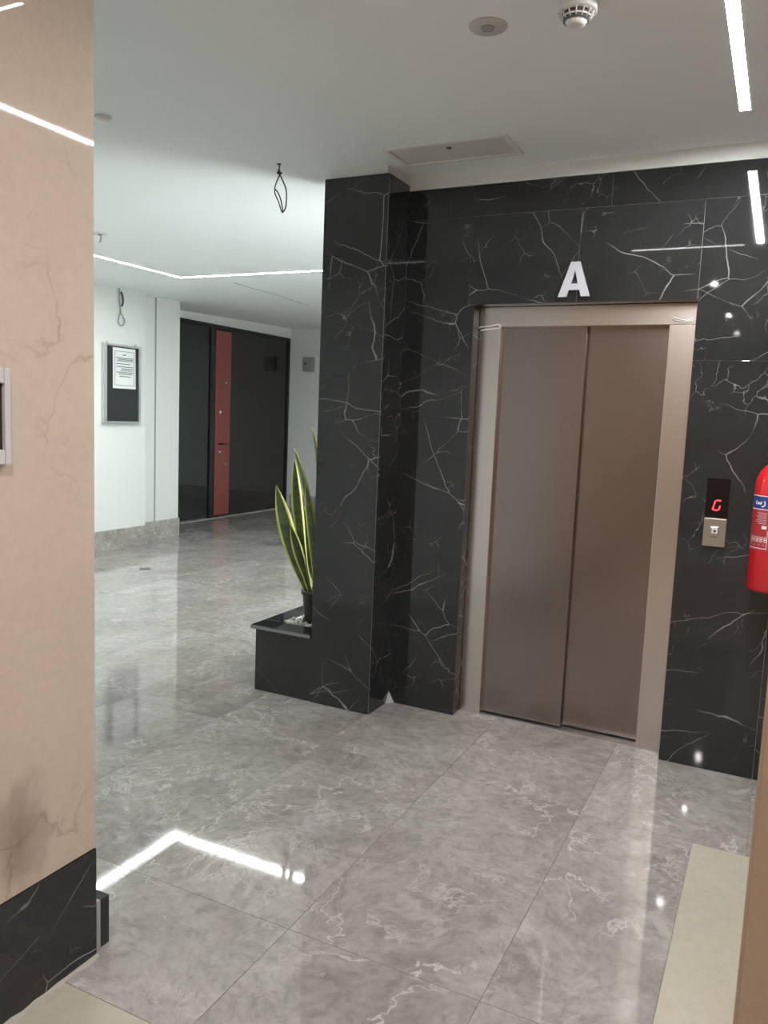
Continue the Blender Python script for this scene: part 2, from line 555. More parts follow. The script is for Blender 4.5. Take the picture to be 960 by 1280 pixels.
# ------------------------------------------------------------------ ceiling
bm = bmesh.new()
YS = ((-5.2, H), (1.49, H), (5.95, H), (11.0, 2.84))
for (ya, za), (yb, zb) in zip(YS, YS[1:]):
    xs = (-7.3, 1.5)
    v = [bm.verts.new(p) for p in ((xs[0], ya, za), (xs[1], ya, za), (xs[1], yb, zb), (xs[0], yb, zb),
                                   (xs[0], ya, za+0.1), (xs[1], ya, za+0.1), (xs[1], yb, zb+0.1), (xs[0], yb, zb+0.1))]
    for f in ((0, 3, 2, 1), (4, 5, 6, 7), (0, 1, 5, 4), (1, 2, 6, 5), (2, 3, 7, 6), (3, 0, 4, 7)):
        bm.faces.new([v[q] for q in f])
struct(from_bm('ceiling', bm, M['ceil']))

# ------------------------------------------------------------------ lift wall: core, white band, marble slabs
OX0, OX1, OZ = -1.406, -0.382, 2.087      # opening
wall_back = struct(boxes('wall_back', [
    (-1.80, OX0-0.021, WY+0.0215, 4.05, 0.0, H), (OX1+0.021, 1.3, WY+0.0215, 4.05, 0.0, H), (OX0-0.021, OX1+0.021, WY+0.0215, 4.05, OZ+0.021, H),
    (-1.80, 1.3, WY+0.004, WY+0.03, 2.653, H)], M['plaster']))
struct(boxes('wall_shaft', [(-1.78, 1.3, 4.055, 10.85, 0.0, 2.85)], M['plaster']))
J = 0.0016
def slab_y(x0, x1, z0, z1, y=WY, t=0.02, parent=wall_back):
    j = J/2
    return box('marble_slab', x0+j, x1-j, y, y+t, z0+j, z1-j, M['black'], parent, 0.0008, origin=((x0+x1)/2, y, (z0+z1)/2))
# pale joints behind the slabs
boxes('joint_filler', [(-1.78, OX0-0.002, WY+0.003, WY+0.021, 0, 2.648), (OX1+0.002, 1.295, WY+0.003, WY+0.021, 0, 2.648), (OX0, OX1, WY+0.003, WY+0.021, OZ+0.002, 2.648)], M['mortar'], wall_back)
Z1, Z2 = 2.506, 2.650
for x0, x1 in ((-1.78, -1.562), (-1.562, -0.778), (-0.778, 0.015), (0.015, 0.80), (0.80, 1.3)):
    slab_y(x0, x1, Z1, Z2)
lo_ = (-1.61, WY, 1.25)
boxes('marble_slab', [(-1.779, OX0, WY, WY+0.02, 0.0, OZ-0.0004), (-1.779, -1.4388, WY, WY+0.02, OZ-0.0004, Z1-0.0008)], M['black'], wall_back, lo_)
slab_y(-1.438, -0.909, OZ, Z1)
slab_y(-0.909, OX1, OZ, Z1)
slab_y(OX1, 0.015, 1.826, Z1)
slab_y(OX1, 0.015, 0.0, 1.826)
slab_y(0.015, 0.62, 0.0, 1.2); slab_y(0.015, 0.62, 1.2, Z1)
slab_y(0.62, 1.3, 0.0, 1.2); slab_y(0.62, 1.3, 1.2, Z1)
# returns of the opening
FY = 3.862
box('marble_return', OX0-0.02, OX0, WY+0.0205, FY+0.03, 0, OZ, M['black'], wall_back, 0.0008)
box('marble_return', OX1, OX1+0.02, WY+0.0205, FY+0.03, 0, OZ, M['black'], wall_back, 0.0008)
box('marble_return', OX0, OX1, WY+0.0205, FY+0.03, OZ, OZ+0.02, M['black'], wall_back, 0.0008)

# ------------------------------------------------------------------ lift door (door_1)
door1 = struct(empty('door_1', (-0.894, FY, 0)), 'brushed steel two-panel elevator door set in the black marble wall')
IX0, IX1, IZ = -1.292, -0.500, 1.990
fr = box('door_jamb', OX0+0.001, IX0, FY, FY+0.10, 0.0, IZ, M['steel'], door1, 0.002)
fr = box('door_jamb', IX1, OX1-0.001, FY, FY+0.10, 0.0, IZ, M['steel'], door1, 0.002)
hd = box('door_header', OX0+0.001, OX1-0.001, FY, FY+0.10, IZ+0.0008, OZ-0.001, M['steel'], door1, 0.002)
MX = -0.886
box('door_panel', IX0-0.05, MX+0.012, FY+0.032, FY+0.058, 0.012, IZ+0.06, M['steel_door'], door1, 0.003)
box('door_panel', MX-0.01, IX1+0.05, FY+0.066, FY+0.092, 0.012, IZ+0.06, M['steel_door'], door1, 0.003)
sill = boxes('door_sill', [(IX0, IX1, FY+0.004, FY+0.030, 0.0, 0.006), (IX0, IX1, FY+0.034, FY+0.060, 0.0, 0.005), (IX0, IX1, FY+0.064, FY+0.094, 0.0, 0.005)], M['alu'], door1, (-0.896, FY, 0))
box('shaft_back', OX0, OX1, FY+0.12, FY+0.14, 0, OZ, M['dark'], door1)

# ------------------------------------------------------------------ pillar with marble slabs
PX0, PX1, PY0, PY1, PZ = -2.135, -1.780, 3.540, 3.910, 2.677
pil = tag(empty('pillar', ((PX0+PX1)/2, (PY0+PY1)/2, 0)), 'square black veined marble pillar standing beside the elevator wall', 'pillar')
box('pillar_core', PX0+0.02, PX1-0.02, PY0+0.02, PY1-0.02, 0, H, M['plaster'], pil)
t = 0.02
def slab(x0, x1, y0, y1, z0, z1):
    return box('marble_slab', x0, x1, y0, y1, z0, z1, M['black'], pil, 0.0012, origin=((x0+x1)/2, (y0+y1)/2, (z0+z1)/2))
slab(PX0, PX1, PY0, PY0+t, 0.0, 1.730); slab(PX0, PX1, PY0, PY0+t, 1.7306, PZ)
slab(PX1-t, PX1, PY0+t+0.0012, WY-0.001, 0.0, 0.698); slab(PX1-t, PX1, PY0+t+0.0012, WY-0.001, 0.700, PZ)
slab(PX0, PX0+t, PY0+t+0.0012, PY1-t-0.0012, 0.0, 1.730); slab(PX0, PX0+t, PY0+t+0.0012, PY1-t-0.0012, 1.7306, PZ)
slab(PX0, PX1-0.02, PY1-t, PY1, 0.0, 1.730); slab(PX0, PX1-0.02, PY1-t, PY1, 1.7306, PZ)
# pale ground edge at the front corner and mortar smear in the inner corner
box('corner_bead', PX1-0.0012, PX1+0.0008, PY0-0.0008, PY0+0.0014, 0.0, PZ, M['bead'], pil)
bm = bmesh.new()
pv = [bm.verts.new(p) for p in ((0, 0, 0), (0.035, 0, 0), (0, -0.035, 0), (0, 0, 0.06))]
bm.faces.new((pv[0], pv[2], pv[1])); bm.faces.new((pv[0], pv[1], pv[3])); bm.faces.new((pv[0], pv[3], pv[2])); bm.faces.new((pv[1], pv[2], pv[3]))
from_bm('mortar_smear', bm, M['mortar'], pil, (PX1+0.0005, WY-0.0005, 0.0))

# ------------------------------------------------------------------ planter beside the pillar, pebbles
QX0, QX1, QY0, QY1, QZ = -2.492, -2.136, 3.545, 4.60, 0.345
pl = tag(empty('planter', ((QX0+QX1)/2, (QY0+QY1)/2, 0)), 'low black marble planter box with polished rim beside the pillar', 'planter')
box('side_slab', QX0, QX1, QY0, QY0+0.02, 0, QZ, M['black_plain'], pl, 0.001)
box('side_slab', QX0, QX0+0.02, QY0+0.021, QY1-0.021, 0, QZ, M['black_plain'], pl, 0.001)
box('side_slab', QX0, QX1, QY1-0.02, QY1, 0, QZ, M['black_plain'], pl, 0.001)
box('side_slab', QX1-0.02, QX1, QY0+0.021, QY1-0.021, 0, QZ, M['black_plain'], pl, 0.001)
box('planter_bed', QX0+0.021, QX1-0.021, QY0+0.021, QY1-0.021, 0, 0.338, M['soil'], pl)
RW = 0.115
box('rim_slab', QX0-0.022, QX1, QY0-0.018, QY0+RW, QZ+0.001, QZ+0.024, M['black_plain'], pl, 0.004)
box('rim_slab', QX0-0.022, QX0+RW-0.022, QY0+RW+0.001, QY1-0.06, QZ+0.001, QZ+0.024, M['black_plain'], pl, 0.004)
box('rim_slab', QX0-0.022, QX1, QY1-0.059, QY1+0.018, QZ+0.001, QZ+0.024, M['black_plain'], pl, 0.004)
box('rim_highlight', QX0-0.0225, QX1, QY0-0.0195, QY0-0.0182, QZ+0.004, QZ+0.021, M['rim_highlight'], pl)  # highlight on the rim's front edge, painted as a pale strip
# pebbles
bm = bmesh.new()
rnd = random.Random(3)
sph = []
for i in range(800):
    x = rnd.uniform(QX0+RW-0.02, QX1-0.03); y = rnd.uniform(QY0+RW+0.015, QY1-0.09)
    s = rnd.uniform(0.008, 0.014)
    if math.hypot(x+2.285, y-3.80) < 0.068:
        continue
    mtx = Matrix.Translation((x, y, 0.348+rnd.uniform(0, 0.022))) @ Matrix.Rotation(rnd.uniform(0, 6), 4, 'Z') @ Matrix.Rotation(rnd.uniform(-.6, .6), 4, 'X') @ Matrix.Diagonal((s*1.3, s, s*0.75, 1))
    bmesh.ops.create_icosphere(bm, subdivisions=1, radius=1.0, matrix=mtx)
pb = from_bm('pebbles', bm, M['pebble'], None, (0, 0, 0), True)
pb['kind'] = 'stuff'
tag(pb, 'white pebbles filling the black marble planter around the plant pot', 'pebbles')

# ------------------------------------------------------------------ snake plant
PC = (-2.285, 3.80, 0.345)
plant = tag(empty('potted_snake_plant', PC), 'tall snake plant with yellow-edged leaves in a small black pot', 'plant')
lathe('pot', [(0.0, 0.0), (0.044, 0.0), (0.046, 0.004), (0.062, 0.174), (0.071, 0.177), (0.073, 0.198), (0.065, 0.199), (0.062, 0.180), (0.0, 0.178)], M['pot'], plant, PC, 28)
lathe('soil', [(0.0, 0.181), (0.061, 0.180), (0.0, 0.1795)], M['soil'], plant, PC, 20)
def leaf(base, mid, tip, width, twist, n=16):
    """sword leaf along a quadratic curve; base/mid/tip relative to the pot foot; twist turns the blade about its own length"""
    bm = bmesh.new()
    b, m_, t_ = Vector(base), Vector(mid), Vector(tip)
    rows = []
    for i in range(n+1):
        s = i/n
        p = b*(1-s)**2 + m_*2*s*(1-s) + t_*s*s
        d = ((m_-b)*2*(1-s) + (t_-m_)*2*s).normalized()
        side0 = Vector((math.cos(twist), math.sin(twist), 0))
        side = (side0 - d*side0.dot(d)).normalized()
        nor = d.cross(side)
        q_ = min(1.0, s/0.62)
        w = width*(0.22 + 0.78*q_*q_*(3-2*q_))
        if s > 0.62:
            w *= max(0.02, 1-((s-0.62)/0.38)**2.4)
        w = max(w, 0.0012)
        row = []
        for q in (-1.0, -0.64, -0.3, 0.3, 0.64, 1.0):
            row.append(bm.verts.new(p + side*(w*0.5*q) + nor*(0.16*w*q*q)))
        rows.append(row)
    for a, c in zip(rows, rows[1:]):
        for k in range(5):
            f = bm.faces.new((a[k], a[k+1], c[k+1], c[k]))
            f.material_index = 1 if k in (0, 4) else 0
            f.smooth = True
    o = from_bm('leaf', bm, [M['leaf'], M['leaf_edge']], plant, PC)
    so = o.modifiers.new('thickness', 'SOLIDIFY'); so.thickness = 0.0035; so.offset = 0
    return o
leaf((-0.025, -0.030, 0.18), (-0.13, -0.06, 0.40), (-0.228, -0.06, 0.775), 0.092, 0.30)      # D: broad, leaning out
leaf((-0.012, -0.005, 0.18), (-0.130, 0.00, 0.55), (-0.150, 0.00, 0.925), 0.062, 0.50)       # C: upright
leaf((0.010, -0.015, 0.18), (0.010, -0.02, 0.62), (-0.142, -0.02, 0.985), 0.056, -0.35)      # B: arching
leaf((0.020, 0.015, 0.18), (0.035, 0.02, 0.75), (-0.046, 0.01, 1.105), 0.056, -0.45)         # A: tallest
leaf((0.005, 0.030, 0.18), (-0.07, 0.03, 0.40), (-0.100, 0.03, 0.660), 0.075, 0.8)
leaf((0.025, -0.030, 0.18), (0.02, -0.03, 0.45), (-0.055, -0.03, 0.800), 0.058, 0.2)
leaf((0.030, 0.005, 0.18), (0.06, 0.01, 0.50), (0.055, 0.01, 0.860), 0.060, -0.2)
leaf((-0.028, 0.020, 0.18), (-0.10, 0.05, 0.45), (-0.165, 0.08, 0.700), 0.05, 0.9)
leaf((0.0, -0.035, 0.18), (-0.05, -0.06, 0.36), (-0.120, -0.07, 0.560), 0.055, 0.6)
leaf((0.015, 0.035, 0.18), (0.05, 0.09, 0.45), (0.060, 0.16, 0.780), 0.06, 0.5)

# ------------------------------------------------------------------ near pink wall on the left and its black base
LX, LY = -1.592, 1.529
wall_left = struct(boxes('wall_left', [(-1.95, LX-0.02, -5.0, LY-0.004, 0.0, H)], M['plaster']))
for y0, y1 in ((0.32, LY), (-0.91, 0.32), (-2.11, -0.91), (-3.31, -2.11), (-5.0, -3.31)):
    box('marble_slab', LX-0.02, LX, y0+0.001, y1-0.001, 0.319, H, M['pink_stained'] if y1 == LY else M['pink'], wall_left, 0.001, origin=(LX-0.01, (y0+y1)/2, 1.5))
bl = struct(empty('baseboard_left', (LX, LY, 0)))
for y0, y1 in ((0.45, LY), (-0.75, 0.45), (-1.95, -0.75), (-3.15, -1.95), (-5.0, -3.15)):
    box('base_slab', LX-0.02, LX+0.004, y0+0.001, y1-0.0005, 0.0, 0.317, M['black'], bl, 0.001, origin=(LX, (y0+y1)/2, 0.1))
# low skirting that wraps the wall's end, its mortar showing
box('skirting_mortar', -1.93, LX-0.004, LY, LY+0.022, 0.0, 0.150, M['mortar'], bl, 0.002)
box('skirting_slab', -1.93, LX-0.010, LY+0.022, LY+0.060, 0.0, 0.144, M['black'], bl, 0.002, origin=(-1.7, LY+0.04, 0.08))
struct(boxes('wall_front', [(-7.3, -1.951, 1.25, LY-0.02, 0.0, H)], M['plaster']))
# corridor behind the camera
cr = struct(boxes('wall_right', [(0.95, 1.15, -5.0, 1.345, 0.0, H)], M['plaster']))
for y0, y1 in ((0.14, 1.34), (-1.06, 0.14), (-2.26, -1.06), (-3.46, -2.26), (-5.0, -3.46)):
    box('marble_slab', 0.93, 0.95, y0+0.001, y1-0.001, 0.0, H, M['pink'], cr, 0.001, origin=(0.94, (y0+y1)/2, 1.5))
cb = struct(boxes('wall_rear', [(-1.95, 1.15, -5.2, -5.02, 0.0, H)], M['plaster']))
for x0, x1 in ((-1.55, -0.3), (-0.3, 0.93)):
    box('marble_slab', x0+0.001, x1-0.001, -5.02, -5.0, 0.0, H, M['pink'], cb, 0.001, origin=((x0+x1)/2, -5.0, 1.5))
# pier of the opening at the right edge of the picture
JX = 0.0135
pier = struct(boxes('wall_pier', [(JX+0.02, 1.3, 1.37, 1.47, 0.0, H)], M['plaster']))
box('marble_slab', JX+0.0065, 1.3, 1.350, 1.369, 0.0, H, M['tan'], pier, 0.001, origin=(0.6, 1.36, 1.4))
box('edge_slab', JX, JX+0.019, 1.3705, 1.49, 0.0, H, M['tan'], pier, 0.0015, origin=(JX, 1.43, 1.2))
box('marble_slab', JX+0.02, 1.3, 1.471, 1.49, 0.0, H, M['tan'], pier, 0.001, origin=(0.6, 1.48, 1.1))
rw = struct(boxes('wall_side', [(1.30, 1.45, 1.35, 3.80, 0.0, H)], M['plaster']))
box('marble_slab', 1.281, 1.299, 1.492, 2.63, 0.0, H, M['pink'], rw, 0.001, origin=(1.29, 2.0, 1.3))
box('marble_slab', 1.281, 1.299, 2.632, WY-0.002, 0.0, H, M['pink'], rw, 0.001, origin=(1.29, 3.2, 1.3))

# ------------------------------------------------------------------ far lobby walls
BX, BY1 = -6.28, 6.76          # notice-board pier
MXW = -6.42                    # main wall plane
OY0, OY1 = 7.47, 10.84         # door recess
DX = -7.09                     # door plane
struct(boxes('wall_lobby', [(-7.3, MXW, 1.49, OY0, 0.0, 2.80), (MXW, BX, 4.6, BY1, 0.0, 2.76), 
                            (-7.3, -7.135, OY0, 10.9, 0.0, 2.86), (-7.135, DX+0.01, OY0, 10.85, 2.682, 2.86)], M['plaster']))
struct(boxes('wall_far', [(-7.3, -1.78, 10.85, 11.05, 0.0, 2.86)], M['plaster']))
# vertical groove strip on the main wall
struct(box('trim_1', MXW-0.002, MXW+0.004, 7.055, 7.075, 0.215, 2.742, M['cable_grey']))
bb = struct(empty('baseboard_lobby', (BX, 6.0, 0)))
for y0, y1 in ((4.6, 5.2), (5.2, 5.8), (5.8, 6.4), (6.4, BY1+0.022)):
    box('skirting_slab', BX, BX+0.022, y0+0.001, y1-0.001, 0.0, 0.215, M['skirt'], bb, 0.002)
box('skirting_slab', MXW, MXW+0.022, BY1+0.003, OY0+0.003, 0.0, 0.215, M['skirt'], bb, 0.002)
box('skirting_slab', -7.08, MXW, OY0+0.003, OY0+0.022, 0.0, 0.215, M['skirt'], bb, 0.002)
bf = struct(empty('baseboard_far', (-4.4, 10.84, 0)))
for k in range(9):
    x0 = -7.02 + k*0.58
    box('skirting_slab', x0+0.001, x0+0.579, 10.828, 10.85, 0.0, 0.215, M['skirt'], bf, 0.002)

# ------------------------------------------------------------------ dark entrance door (door_2)
d2 = struct(empty('door_2', (DX, 9.5, 0)), 'wide dark glossy entrance door with a red vertical strip and handle')
EY0, EY1, EZ = 8.02, 10.82, 2.68
box('door_frame', DX-0.04, DX+0.02, EY1-0.05, EY1, 0, EZ, M['black_metal'], d2, 0.003)
box('door_frame', DX-0.04, DX+0.02, 7.60, 7.65, 0, EZ, M['black_metal'], d2, 0.003)
box('door_frame', DX-0.04, DX+0.02, 7.651, EY1-0.051, EZ-0.05, EZ, M['black_metal'], d2, 0.003)
box('glass_pane', DX-0.02, DX-0.008, 7.652, 8.87, 0.02, EZ-0.052, M['glass_dark'], d2, 0.002)
box('door_stile', DX-0.04, DX+0.012, 8.875, 8.965, 0.01, EZ-0.052, M['black_metal'], d2, 0.003)
lf = box('door_leaf', DX-0.04, DX+0.0, 8.97, EY1-0.055, 0.012, EZ-0.055, M['lacquer'], d2, 0.003)
st = box('red_strip', DX+0.0005, DX+0.010, 8.985, 9.325, 0.04, EZ-0.075, M['red_panel'], d2, 0.003)
st['label'] = 'dark red vertical strip'
def peg(name, x, y, z, r, h, mat, parent):
    bm = bmesh.new()
    bm_lathe(bm, [(0, 0), (r, 0), (r, h*0.8), (r*0.8, h), (0, h)], 16)
    o = from_bm(name, bm, mat, parent, (x, y, z))
    o.rotation_euler = (0, R(90), 0)
    return o
SX = DX+0.0105
peg('lock', SX, 9.085, 1.49, 0.026, 0.016, M['chrome'], d2)
peg('lock', SX, 9.085, 0.93, 0.024, 0.016, M['chrome'], d2)
tube('door_handle', [(SX, 9.075, 1.045), (SX+0.045, 9.075, 1.045), (SX+0.05, 9.09, 1.045), (SX+0.05, 9.20, 1.045)], 0.010, M['black_metal'], d2)
peg('stud', SX, 9.215, 1.90, 0.014, 0.008, M['chrome'], d2)
peg('stud', SX, 9.225, 0.755, 0.014, 0.008, M['chrome'], d2)
box('threshold', DX-0.05, DX+0.035, 7.62, EY1+0.005, 0.0, 0.010, M['skirt'], d2, 0.002)

# grey box on the far wall
jb = tag(empty('junction_box', (-6.72, 10.849, 2.28)), 'small grey plastic junction box on white wall beside dark entrance door', 'junction box')
box('cover', -6.825, -6.620, 10.81, 10.849, 2.170, 2.395, M['box_grey'], jb, 0.012)
bm = bmesh.new(); bm_lathe(bm, [(0, 0), (0.016, 0), (0.012, 0.01), (0, 0.01)], 12)
k_ = from_bm('lock_hole', bm, M['dark'], jb, (-6.775, 10.811, 2.29)); k_.rotation_euler = (R(90), 0, 0)

# ------------------------------------------------------------------ notice board with paper
NBX = BX + 0.002
nb = tag(empty('notice_board', (NBX, 6.40, 1.33)), 'slim dark notice board in an aluminium frame on white wall', 'notice board')
ny0, ny1, nz0, nz1, fwid = 6.12, 6.655, 1.335, 2.155, 0.034
box('backing', NBX, NBX+0.012, ny0+0.01, ny1-0.01, nz0+0.01, nz1-0.01, M['felt'], nb)
box('frame_bar', NBX, NBX+0.035, ny0, ny0+fwid*1.4, nz0, nz1, M['alu'], nb, 0.003)
box('frame_bar', NBX, NBX+0.035, ny1-fwid, ny1, nz0, nz1, M['alu'], nb, 0.003)
box('frame_bar', NBX, NBX+0.035, ny0+fwid*1.4+0.001, ny1-fwid-0.001, nz0, nz0+0.026, M['alu'], nb, 0.003)
box('frame_bar', NBX, NBX+0.035, ny0+fwid*1.4+0.001, ny1-fwid-0.001, nz1-0.022, nz1, M['alu'], nb, 0.003)
for yy in (ny0+0.04, ny1-0.08):
    tube('hanger', [(NBX+0.01, yy, nz1-0.002), (NBX+0.01, yy+0.008, nz1+0.014), (NBX+0.01, yy+0.024, nz1+0.014), (NBX+0.01, yy+0.032, nz1-0.002)], 0.0035, M['chrome'], nb, 6)
PXX = NBX + 0.0125
pa = tag(empty('notice_sheet', (PXX, 6.425, 1.70)), 'white printed paper sheet pinned inside the notice board', 'paper')
py0, py1, pz0, pz1 = 6.262, 6.585, 1.703, 2.122
bm = bmesh.new()
vv = []
for i in range(7):
    for j in range(3):
        yy = py0 + (py1-py0)*j/2; zz = pz0 + (pz1-pz0)*i/6
        cx = 0.004 + 0.010*(j/2)**2*(1-(i/6))*0.6
        vv.append(bm.verts.new((cx, yy-6.425, zz-1.70)))
for i in range(6):
    for j in range(2):
        a = i*3+j
        bm.faces.new((vv[a], vv[a+1], vv[a+4], vv[a+3]))
sh = from_bm('sheet', bm, M['paper'], pa, (PXX, 6.425, 1.70))
so = sh.modifiers.new('thickness', 'SOLIDIFY'); so.thickness = 0.001
ix = PXX + 0.0115
ln = []
def bar(y0, y1, z, h=0.006):
    ln.append((ix, ix+0.0008, y0, y1, z, z+h))
bar(py0+0.02, py1-0.025, pz1-0.038, 0.004); bar(py0+0.02, py1-0.025, pz0+0.032, 0.004)
ln.append((ix, ix+0.0008, py0+0.02, py0+0.024, pz0+0.032, pz1-0.036)); ln.append((ix, ix+0.0008, py1-0.029, py1-0.025, pz0+0.032, pz1-0.036))
bar(6.395, 6.44, pz1-0.075, 0.008)
for z, a, b in ((2.015, 6.30, 6.545), (2.000, 6.33, 6.545), (1.985, 6.31, 6.545), (1.955, 6.30, 6.50), (1.925, 6.30, 6.545), (1.905, 6.38, 6.545), (1.888, 6.36, 6.53), (1.868, 6.30, 6.545), (1.850, 6.34, 6.53), (1.825, 6.35, 6.50)):
    bar(a, b, z, 0.0065)
boxes('printed_lines', ln, M['ink'], pa, (PXX, 6.425, 1.70))

# ------------------------------------------------------------------ loose wires
def thing_tube(name, label, cat, ctrl, r, mat, n=8):
    pts = curve_pts(ctrl, n)
    o = tube(name, pts, r, mat, None, 8)
    return tag(o, label, cat)
# loop hanging from the ceiling near the pillar
wl = tag(empty('hanging_wire', (-2.300, 3.378, H)), 'dark twisted wire loop hanging from ceiling near the pillar', 'wire')
wx, wy = -2.300, 3.378
def W(a, z, d=0.0):     # a across the view, along the camera's right
    return (wx+a*math.cos(YAW)-d*math.sin(YAW), wy+a*math.sin(YAW)+d*math.cos(YAW), z)
lathe('ceiling_hole', [(0, -0.002), (0.012, -0.002), (0.012, 0.0), (0, 0.0)], M['slot'], wl, (wx, wy, H), 12)
tube('cable', curve_pts([W(0, H), W(0.002, 2.70), W(-0.003, 2.685), W(0.004, 2.672), W(-0.012, 2.63), W(-0.018, 2.60), W(-0.014, 2.575), W(0.002, 2.545), W(0.012, 2.515), W(0.022, 2.495),
                         W(0.036, 2.515), W(0.040, 2.56), W(0.036, 2.605), W(0.014, 2.655), W(0.0, 2.680), W(0.006, 2.690)]), 0.0032, M['cable'], wl)
tube('cable', curve_pts([W(-0.018, 2.604, 0.006), W(-0.004, 2.59, 0.008), W(0.010, 2.56, 0.006), W(0.020, 2.52, 0.004), W(0.024, 2.498, 0.002)]), 0.0032, M['cable'], wl)
tube('knot', curve_pts([W(-0.010, 2.679, 0.004), W(0.0, 2.684, 0.006), W(0.012, 2.678, 0.002), W(0.002, 2.674, -0.005), W(-0.008, 2.680, -0.002)], 5), 0.0045, M['cable'], wl)
# wire on the lobby pier
wp = tag(empty('wall_wire', (BX+0.01, 6.38, 2.70)), 'grey wire loop dangling above the notice board', 'wire')
XX = BX + 0.022
tube('cable', curve_pts([(XX, 6.345, 2.725), (XX, 6.350, 2.60), (XX, 6.365, 2.50), (XX, 6.345, 2.44), (XX, 6.335, 2.39), (XX, 6.36, 2.352), (XX, 6.40, 2.36), (XX, 6.425, 2.40), (XX, 6.40, 2.445), (XX, 6.372, 2.48), (XX, 6.366, 2.52)]), 0.0055, M['cable_grey'], wp)
tube('cable_sleeve', curve_pts([(XX+0.008, 6.362, 2.69), (XX+0.008, 6.385, 2.65), (XX+0.008, 6.392, 2.59), (XX+0.008, 6.372, 2.545)]), [0.004]+[0.010]*23+[0.004], M['cable'], wp) if False else \
    tube('cable_sleeve', curve_pts([(XX+0.008, 6.362, 2.69), (XX+0.008, 6.385, 2.65), (XX+0.008, 6.392, 2.59), (XX+0.008, 6.372, 2.545)]), 0.009, M['cable'], wp)
# two white string remnants on the lift frame
thing_tube('string_loop', 'curled white string stuck on the steel frame at the end by the pillar', 'string',
           [(-1.412, FY-0.006, 1.985), (-1.39, FY-0.010, 1.990), (-1.35, FY-0.008, 1.992), (-1.315, FY-0.012, 2.000), (-1.296, FY-0.010, 1.998), (-1.300, FY-0.008, 1.985), (-1.335, FY-0.006, 1.980), (-1.365, FY-0.010, 1.977), (-1.395, FY-0.006, 1.973)], 0.0022, M['string'])
thing_tube('string_loop', 'curled white string stuck on the steel frame nearest the call panel', 'string',
           [(-0.404, FY-0.006, 2.020), (-0.425, FY-0.010, 2.008), (-0.455, FY-0.010, 2.014), (-0.485, FY-0.010, 2.022), (-0.487, FY-0.008, 2.014), (-0.455, FY-0.006, 2.004), (-0.425, FY-0.010, 2.000), (-0.405, FY-0.006, 2.008)], 0.0022, M['string'])

# ------------------------------------------------------------------ letter A
ax0, ax1, az0, az1 = -0.993, -0.847, 2.112, 2.268
def apt(u, v, y):
    return (ax0+(ax1-ax0)*u - (ax0+ax1)/2, y, (az1-az0)*v)
bm = bmesh.new()
polys = [[(0, 0), (.27, 0), (.33, .19), (.39, .37), (.5, .76), (.5, 1), (.36, 1)],
         [(1, 0), (.64, 1), (.5, 1), (.5, .76), (.61, .37), (.67, .19), (.73, 0)],
         [(.33, .19), (.67, .19), (.61, .37), (.39, .37)]]
vc = {}
def av(u, v, y):
    k = (u, v, y)
    if k not in vc:
        vc[k] = bm.verts.new(apt(u, v, y))
    return vc[k]
for P in polys:
    bm.faces.new([av(u, v, -0.012) for u, v in P])
    bm.faces.new([av(u, v, 0.0) for u, v in P][::-1])
rim = [[(0, 0), (.27, 0), (.33, .19), (.67, .19), (.73, 0), (1, 0), (.64, 1), (.5, 1), (.36, 1)], [(.39, .37), (.5, .76), (.61, .37)]]
for P in rim:
    for a, b in zip(P, P[1:]+P[:1]):
        bm.faces.new((av(*a, -0.012), av(*b, -0.012), av(*b, 0.0), av(*a, 0.0)))
tag(from_bm('letter_sign', bm, M['letter'], None, ((ax0+ax1)/2, WY-0.0005, az0)), 'white capital letter A mounted above the elevator door', 'sign')

# ------------------------------------------------------------------ call panel
cp = tag(empty('call_panel', (-0.229, WY, 1.02)), 'elevator call panel with black display showing red G above steel button plate', 'call panel')
yb = WY - 0.0005
disp = box('display', -0.276, -0.183, yb-0.010, yb, 1.146, 1.319, M['display'], cp, 0.0015)
plate = box('button_plate', -0.275, -0.183, yb-0.012, yb, 1.020, 1.144, M['steel_plate'], cp, 0.003)
def skew(x, z):
    return (-0.2285 + x + (z-1.202)*0.22, z)
def seg(pts):
    bm = bmesh.new()
    a = [bm.verts.new((p[0]+0.2285, -0.0012, p[1]-1.2)) for p in pts]
    b = [bm.verts.new((p[0]+0.2285, 0.0, p[1]-1.2)) for p in pts]
    bm.faces.new(a); bm.faces.new(b[::-1])
    for i in range(len(a)):
        j = (i+1) % len(a)
        bm.faces.new((a[i], a[j], b[j], b[i]))
    from_bm('segment', bm, M['led_red'], disp, (-0.2285, yb-0.0100, 1.2))
w2, h2, q = 0.0125, 0.021, 0.0048
def hseg(z):
    seg([skew(-w2+0.002, z), skew(-w2+0.004, z+q/2), skew(w2-0.004, z+q/2), skew(w2-0.002, z), skew(w2-0.004, z-q/2), skew(-w2+0.004, z-q/2)])
def vseg(x, z0, z1):
    seg([skew(x-q/2, z0+0.003), skew(x-q/2, z1-0.003), skew(x, z1-0.001), skew(x+q/2, z1-0.003), skew(x+q/2, z0+0.003), skew(x, z0+0.001)])
hseg(1.202+h2); hseg(1.202-h2)
vseg(-w2, 1.202, 1.202+h2); vseg(-w2, 1.202-h2, 1.202); vseg(w2, 1.202-h2, 1.202)
bt = box('button', -0.246, -0.212, yb-0.0175, yb-0.0122, 1.072, 1.108, M['chrome'], cp, 0.003)
box('button_ring', -0.240, -0.218, yb-0.0190, yb-0.0176, 1.078, 1.102, M['white_plastic'], bt, 0.0004)
bm = bmesh.new(); bm_lathe(bm, [(0, 0), (0.006, 0), (0.006, 0.002), (0, 0.002)], 14)
o = from_bm('button_light', bm, M['slot'], bt, (-0.229, yb-0.0191, 1.090)); o.rotation_euler = (R(90), 0, 0)
